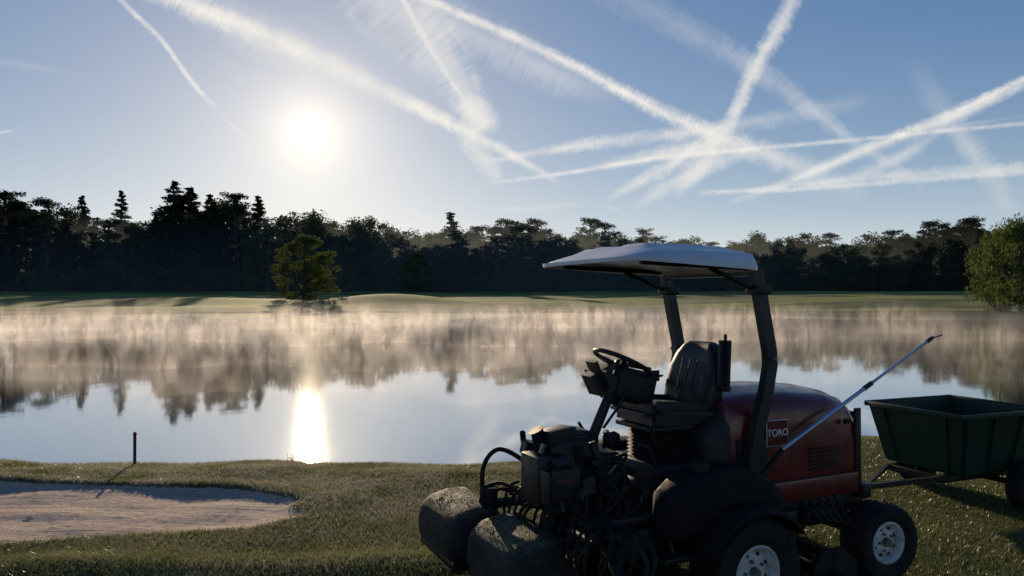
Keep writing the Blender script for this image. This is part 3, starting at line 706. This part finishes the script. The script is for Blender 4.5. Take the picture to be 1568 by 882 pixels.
box('platform_tower_rear',(.60,.05,.74),(.22,.34,.30),BLK,MW,bev=.03,seg=3,taper=(.7,.85))
box('valve_block',(.98,.12,.78),(.18,.22,.26),BLK2,MW,bev=.012)
box('fuse_box',(.86,.06,.985),(.16,.15,.09),BLK,MW,bev=.015,rot=(.05,.12,.1))
box('fuse_box_lid',(.72,-.02,.975),(.14,.18,.06),BLK2,MW,bev=.01,rot=(0,-.1,-.1))
tube('filler_neck',[(.95,.02,.90),(.97,.02,1.0),(.98,.02,1.02)],[.035,.035,.045],BLK,MW,14)
box('brake_pedal',(.56,.26,.72),(.14,.09,.02),BLK2,MW,rot=(0,.6,0),bev=.004)
box('traction_pedal',(.58,-.26,.72),(.2,.1,.02),BLK2,MW,rot=(0,.5,0),bev=.004)
box('front_plate',(1.055,.25,.77),(.012,.16,.17),BLK,MW,bev=.003)
box('front_label_panel',(.96,.32,.79),(.17,.012,.15),BLK,MW,bev=.006,seg=2)
cu=bpy.data.curves.new('front_lettering','FONT'); cu.body='TORO'; cu.size=.038; cu.align_x='CENTER'; cu.align_y='CENTER'; cu.extrude=.0006; cu.materials.append(pbr('label_red',(.22,.04,.04),(.18,.03,.03),.5))
o=bpy.data.objects.new('front_lettering',cu); o.location=(.96,.3275,.80); o.rotation_euler=(math.pi/2,0,math.pi); link(o,MW)
rc=random.Random(3)
for i in range(44):
    a=rc.uniform(.50,1.04); y=rc.uniform(-.25,.28); z=rc.uniform(.62,.97)
    if rc.random()<.5: box('valve_fitting_%d'%i,(a,y,z),(rc.uniform(.03,.09),rc.uniform(.03,.08),rc.uniform(.03,.10)),rc.choice([BLK,BLK2,BLK2]),MW,rot=(rc.uniform(-.3,.3),rc.uniform(-.3,.3),0),bev=.006,seg=1)
    else: tube('valve_fitting_%d'%i,[(a,y,z),(a+rc.uniform(-.05,.05),y+rc.uniform(0,.06),z+rc.uniform(.03,.09))],rc.uniform(.008,.02),rc.choice([BLK2,RUB,STEEL]),MW,8)
for i in range(14):
    a=rc.uniform(.55,.88); y=rc.uniform(.12,.34); z=rc.uniform(.66,.90)
    hose('front_hose_%d'%i,[(a,y,z),(a+rc.uniform(-.06,.04),y+rc.uniform(.04,.12),z+rc.uniform(-.02,.05)),(a+rc.uniform(-.1,.08),y+rc.uniform(.04,.14),z-.12),(a+rc.uniform(-.15,.1),y+rc.uniform(.0,.1),z-.26)],rc.uniform(.007,.011),RUB,MW)
def tank(s_,nm):
    secs=[]
    for (a,z0,z1,w0) in [(.50,.50,.60,.03),(.46,.48,.72,.08),(.34,.48,.80,.105),(.15,.50,.825,.11),(-.05,.54,.82,.11),(-.20,.54,.76,.10),(-.32,.48,.66,.07),(-.37,.46,.54,.03)]:
        ring=[]
        for k in range(24):
            t_=2*math.pi*k/24; c_,q_=math.cos(t_),math.sin(t_)
            ring.append((a,s_*(.46+w0*math.copysign(abs(c_)**.35,c_)),(z0+z1)/2+(z1-z0)/2*math.copysign(abs(q_)**.35,q_)))
        secs.append(ring)
    loft('side_tank_'+nm,secs,BLK3,MW,60)
    tube('tank_cap_'+nm,[(.2,s_*.45,.81),(.2,s_*.45,.855),(.2,s_*.45,.865)],[.05,.05,.035],BLK2,MW,16)
tank(1,'left'); tank(-1,'right')
def fender(s_,nm):
    b=MB(); vs=[];fs=[]; n_=14
    for i in range(n_):
        t_=math.radians(150-i*10.5); rr=.345
        for y,dz in ((.42,0),(.70,0),(.715,-.03)): vs.append((rr*math.cos(t_)*(1-.0*dz),s_*y,.295+(rr+dz)*math.sin(t_)))
    for i in range(n_-1):
        for k in range(2): fs.append((i*3+k,i*3+k+1,i*3+k+4,i*3+k+3))
    b.add(vs,fs); me=b.mesh('fender_'+nm,[BLK3]); smooth_angle(me,60); o=part('fender_'+nm,me,MW); m=o.modifiers.new('thick','SOLIDIFY'); m.thickness=.008
fender(1,'left'); fender(-1,'right')
def reel(i,a,bb,z,cover):
    nm='cutting_unit_%d'%i
    b=MB(); W_=.29
    for s_ in (-1,1):
        pl=[(a-.17,z-.10),(a-.19,z+.02),(a-.08,z+.12),(a+.08,z+.12),(a+.15,z+.04),(a+.16,z-.1),(a+.1,z-.15),(a-.1,z-.15)]
        y0,y1=bb+s_*W_,bb+s_*(W_-.02); n_=len(pl)
        vs=[(p_[0],y0,p_[1]) for p_ in pl]+[(p_[0],y1,p_[1]) for p_ in pl]
        b.add(vs,[tuple(range(n_)),tuple(range(n_,2*n_))[::-1]]+[(k,(k+1)%n_,n_+(k+1)%n_,n_+k) for k in range(n_)])
    b.tube([(a+.13,bb-W_,z-.12),(a+.13,bb+W_,z-.12)],.045,14); b.tube([(a-.16,bb-W_,z-.12),(a-.16,bb+W_,z-.12)],.045,14)
    b.tube([(a,bb-W_,z+.07),(a,bb+W_,z+.07)],.025,10)
    for k in range(9):
        pts=[(a+.02+.085*math.cos(2*math.pi*k/9+t_*1.1),bb-W_+2*W_*t_,z-.05+.085*math.sin(2*math.pi*k/9+t_*1.1)) for t_ in np.linspace(0,1,7)]
        b.tube(pts,.008,4,mi=0)
    b.tube([(a+.02,bb+W_*.9,z-.03),(a+.02,bb+W_+.09,z-.03)],[.05,.045],12)
    me=b.mesh(nm,[BLK2,STEEL]); smooth_angle(me,40); part(nm,me,MW)
    if cover:
        secs=[]
        for (q,z0,z1,ww) in [(-.17,z+.0,z+.11,.26),(-.165,z-.05,z+.175,.285),(-.14,z-.08,z+.195,.295),(-.03,z-.10,z+.195,.30),(.06,z-.11,z+.175,.30),(.12,z-.11,z+.14,.29),(.15,z-.09,z+.10,.275),(.16,z-.05,z+.04,.25)]:
            ring=[]
            for k in range(32):
                t_=2*math.pi*k/32; c_,q_=math.cos(t_),math.sin(t_)
                ring.append((a+.04+q,bb+ww*math.copysign(abs(c_)**.28,c_),(z0+z1)/2+(z1-z0)/2*math.copysign(abs(q_)**.32,q_)))
            secs.append(ring)
        loft(nm+'_basket',secs,CLIP,MW,40)
        cb_=MB(); rg=np.random.RandomState(i+50)
        for _ in range(2000):
            x_=a+.04+rg.uniform(-.15,.12); y_=bb+rg.uniform(-.27,.27); z_=z+float(np.interp(x_-a-.04,[-.14,-.03,.06,.12],[.195,.195,.175,.14])); l=.009; an=rg.rand()*6.28
            if rg.rand()>.45+.6*math.sin(x_*31)*math.sin(y_*17): continue
            cb_.add([(x_,y_,z_),(x_+l*math.cos(an),y_+l*math.sin(an),z_+rg.uniform(.001,.006)),(x_+.004,y_+.004,z_+.002)],[(0,1,2)])
        part(nm+'_clippings',cb_.mesh(nm+'_clippings',[GB]),MW)
reel(1,1.17,-.60,.33,True); reel(2,1.10,.06,.33,True); reel(3,1.0,.80,.22,False); reel(4,.5,-.36,.2,False); reel(5,.46,.36,.2,False)
for i,(a,bb) in enumerate([(1.17,-.60),(1.10,.06),(1.0,.80)]):
    y1=max(min(bb,.3),-.3)
    tube('lift_arm_%d'%i,[(.55,y1*.8,.45),(.85,(y1+bb)/2,.5),(a-.06,bb,.46)],[.035,.03,.03],BLK2,MW,6)
    tube('lift_cylinder_%d'%i,[(.62,y1*.7,.60),(.92,(y1+bb)/2,.56)],[.025,.02],BLK2,MW,10)
    for k in range(5):
        aa=a-.12+.02*k; yb=bb+rc.uniform(-.22,.22)
        hose('reel_hose_%d_%d'%(i,k),[(aa,yb,.42),(aa-.03,yb+.05,.56+rc.uniform(0,.05)),(aa-.14,(yb+y1)/2,.60),(.80,y1*.7,.56)],.010,RUB,MW)
hose('hose_arch_far',[(1.13,-.35,.50),(1.14,-.35,.74),(1.07,-.30,.86),(.97,-.2,.82),(.90,-.1,.72)],.014,RUB,MW)
hose('hose_arch_far_second',[(1.08,-.40,.50),(1.12,-.42,.60),(1.04,-.3,.66),(.95,-.15,.6)],.011,RUB,MW)
box('reel_motor_bracket',(1.08,-.38,.55),(.08,.06,.14),BLK2,MW,bev=.01)
hose('hose_loop_near',[(1.04,.30,.50),(1.07,.30,.64),(.98,.28,.70),(.88,.26,.62),(.8,.2,.6)],.012,RUB,MW)
hose('hose_loop_low',[(1.05,.42,.40),(1.0,.5,.50),(.86,.46,.52),(.7,.35,.5)],.012,RUB,MW)
hose('hose_side',[(.95,.74,.32),(.88,.68,.50),(.7,.5,.54),(.5,.35,.5)],.012,RUB,MW)
for i in range(9):
    y=-.45+.13*i; x0=.86+.03*(i%3)
    hose('hydraulic_line_%d'%i,[(x0,y,.62),(x0+.08,y+.03,.60-.02*(i%2)),(x0+.12,y+.05,.48),(x0+.08,y+.02,.38)],.009,RUB,MW)
for i in range(5):
    hose('rear_hose_%d'%i,[(-.62-.07*i,.36,.54),(-.70-.07*i,.42,.44-.02*i),(-.85-.06*i,.36,.38),(-1.05,.25,.40)],.011,RUB,MW)
box('side_frame_skirt',(.42,.40,.45),(.75,.04,.16),BLK2,MW,bev=.01)
box('hydraulic_filter_mount',(-.5,.34,.44),(.16,.1,.1),BLK2,MW,bev=.015)
tube('hydraulic_filter',[(-.5,.38,.42),(-.5,.38,.26)],.05,BLK2,MW,14)
box('muffler',(-.8,.30,.42),(.26,.14,.12),BLK2,MW,bev=.04,seg=3)
box('step_left',(.42,.5,.40),(.22,.16,.03),BLK2,MW,bev=.006)
tube('step_hanger',[(.42,.5,.40),(.42,.44,.6)],.014,BLK2,MW)
reel(6,-.62,.32,.2,False)
tube('hitch_bar',[(-1.18,0,.42),(-1.55,0,.43)],.028,BLK2,MW,6)
tube('hitch_pin',[(-1.52,0,.36),(-1.52,0,.53)],.014,STEEL,MW,8)
hose('hitch_hose',[(-1.18,.15,.5),(-1.3,.2,.44),(-1.42,.1,.47),(-1.5,.02,.5)],.009,RUB,MW)

# telescopic pole leaning on the machine
def mloc(a,b_,z):
    return Vector((1.01-math.cos(TH)*a+math.sin(TH)*b_, 4.51-math.sin(TH)*a-math.cos(TH)*b_, z))
p0=mloc(-.22,.44,.72); p1=mloc(-.40,.44,.87); p3=mloc(-1.89,.32,1.48)
PO=empty('telescopic_pole',p0)
d1=(p3-p1); 
tube('pole_grip',[p0-p0,p1-p0],.014,RUB,PO)
tube('pole_outer_tube',[p1-p0,p1+d1*.52-p0],.0125,ALU,PO)
tube('pole_inner_tube',[p1+d1*.52-p0,p1+d1*.95-p0],.0095,ALU,PO)
tube('pole_clamp',[p1+d1*.50-p0,p1+d1*.55-p0],.016,BLK2,PO)
tube('pole_tip',[p1+d1*.95-p0,p1+d1*.985-p0,p3-p0],[.014,.014,.006],BLK2,PO)
tube('pole_hook',[p1+d1*.985-p0,p3+Vector((.06,.0,.015))-p0],.005,STEEL,PO)

# ------------------------------------------------------------------ trailer
TT=math.radians(22)
TR=empty('utility_trailer',(3.389,6.263,0),math.pi+TT)
def tub():
    b=MB(); L_=1.05; o_=[(0,.46),(0,-.46),(-L_,-.46),(-L_,.46)]; i_=[(-.10,.36),(-.10,-.36),(-L_+.10,-.36),(-L_+.10,.36)]
    zt=[.80,.80,.80,.80]; zb=.30; t_=.02
    def ring(pts,z,ins=0): 
        r_=[]
        for (x,y),zz in zip(pts,z if hasattr(z,'__len__') else [z]*4):
            cx=-L_/2; r_.append((x+(ins if x<cx else -ins),y-(ins if y>0 else -ins),zz))
        return r_
    R0=ring(i_,zb); R1=ring(o_,zt); R2=ring(o_,zt,t_); R3=ring(i_,zb+t_,t_)
    b.add(R0+R1+R2+R3,[(0,1,2,3)]+[(4*k+j,4*k+(j+1)%4,4*k+4+(j+1)%4,4*k+4+j) for k in range(3) for j in range(4)]+[(12,13,14,15)])
    me=b.mesh('tub',[DGREEN]); bm=bmesh.new(); bm.from_mesh(me)
    bmesh.ops.recalc_face_normals(bm,faces=bm.faces[:]); bmesh.ops.bevel(bm,geom=bm.edges[:],offset=.008,segments=2,affect='EDGES'); bm.to_mesh(me); bm.free(); smooth_angle(me,40)
    part('tub',me,TR)
tub()
rim=[(.012,.472),(.012,-.472),(-1.062,-.472),(-1.062,.472),(.012,.472)]
for i in range(4):
    (x0,y0),(x1,y1)=rim[i],rim[i+1]; c=((x0+x1)/2,(y0+y1)/2,.795); s_=(abs(x1-x0)+.03,.03,.045) if abs(x1-x0)>.1 else (.03,abs(y1-y0)-.035,.043)
    box('tub_rim_%d'%i,c,s_,DGREEN,TR,bev=.009)
for i,x in enumerate((-.04,-.36,-.70,-1.01)):
    for s_ in (1,-1):
        xi=-.13+(x+.04)*.82
        tube('tub_rib_%d_%s'%(i,'l' if s_>0 else 'r'),[(x,s_*.465,.78),(xi,s_*.368,.31)],.018,DGREEN,TR,4)
for i,y in enumerate((-.3,.3)): tube('tub_front_rib_%d'%i,[(.006,y,.78),(-.095,y*.8,.31)],.012,DGREEN,TR,4)
for s_ in (1,-1): box('chassis_rail_%s'%('l' if s_>0 else 'r'),(-.5,s_*.25,.265),(1.05,.05,.05),BLK2,TR,bev=.006)
box('chassis_front',(.0,0,.266),(.05,.56,.052),BLK2,TR,bev=.006)
tube('axle',[(-.68,-.44,.21),(-.68,.44,.21)],.025,BLK2,TR)
wheel('trailer_left_wheel',TR,(-.68,.52,.21),.21,.15,.11,1)
wheel('trailer_right_wheel',TR,(-.68,-.52,.21),.21,.15,.11,-1)
hx,hy,hz=1.317,.643,.45
tube('drawbar_left',[(-.1,.25,.29),(.3,.40,.33),(hx-.15,hy-.03,hz-.04),(hx,hy,hz)],.026,BLK2,TR,4)
tube('drawbar_right',[(.0,-.25,.28),(hx-.2,hy-.10,hz-.05)],.020,BLK2,TR,4)
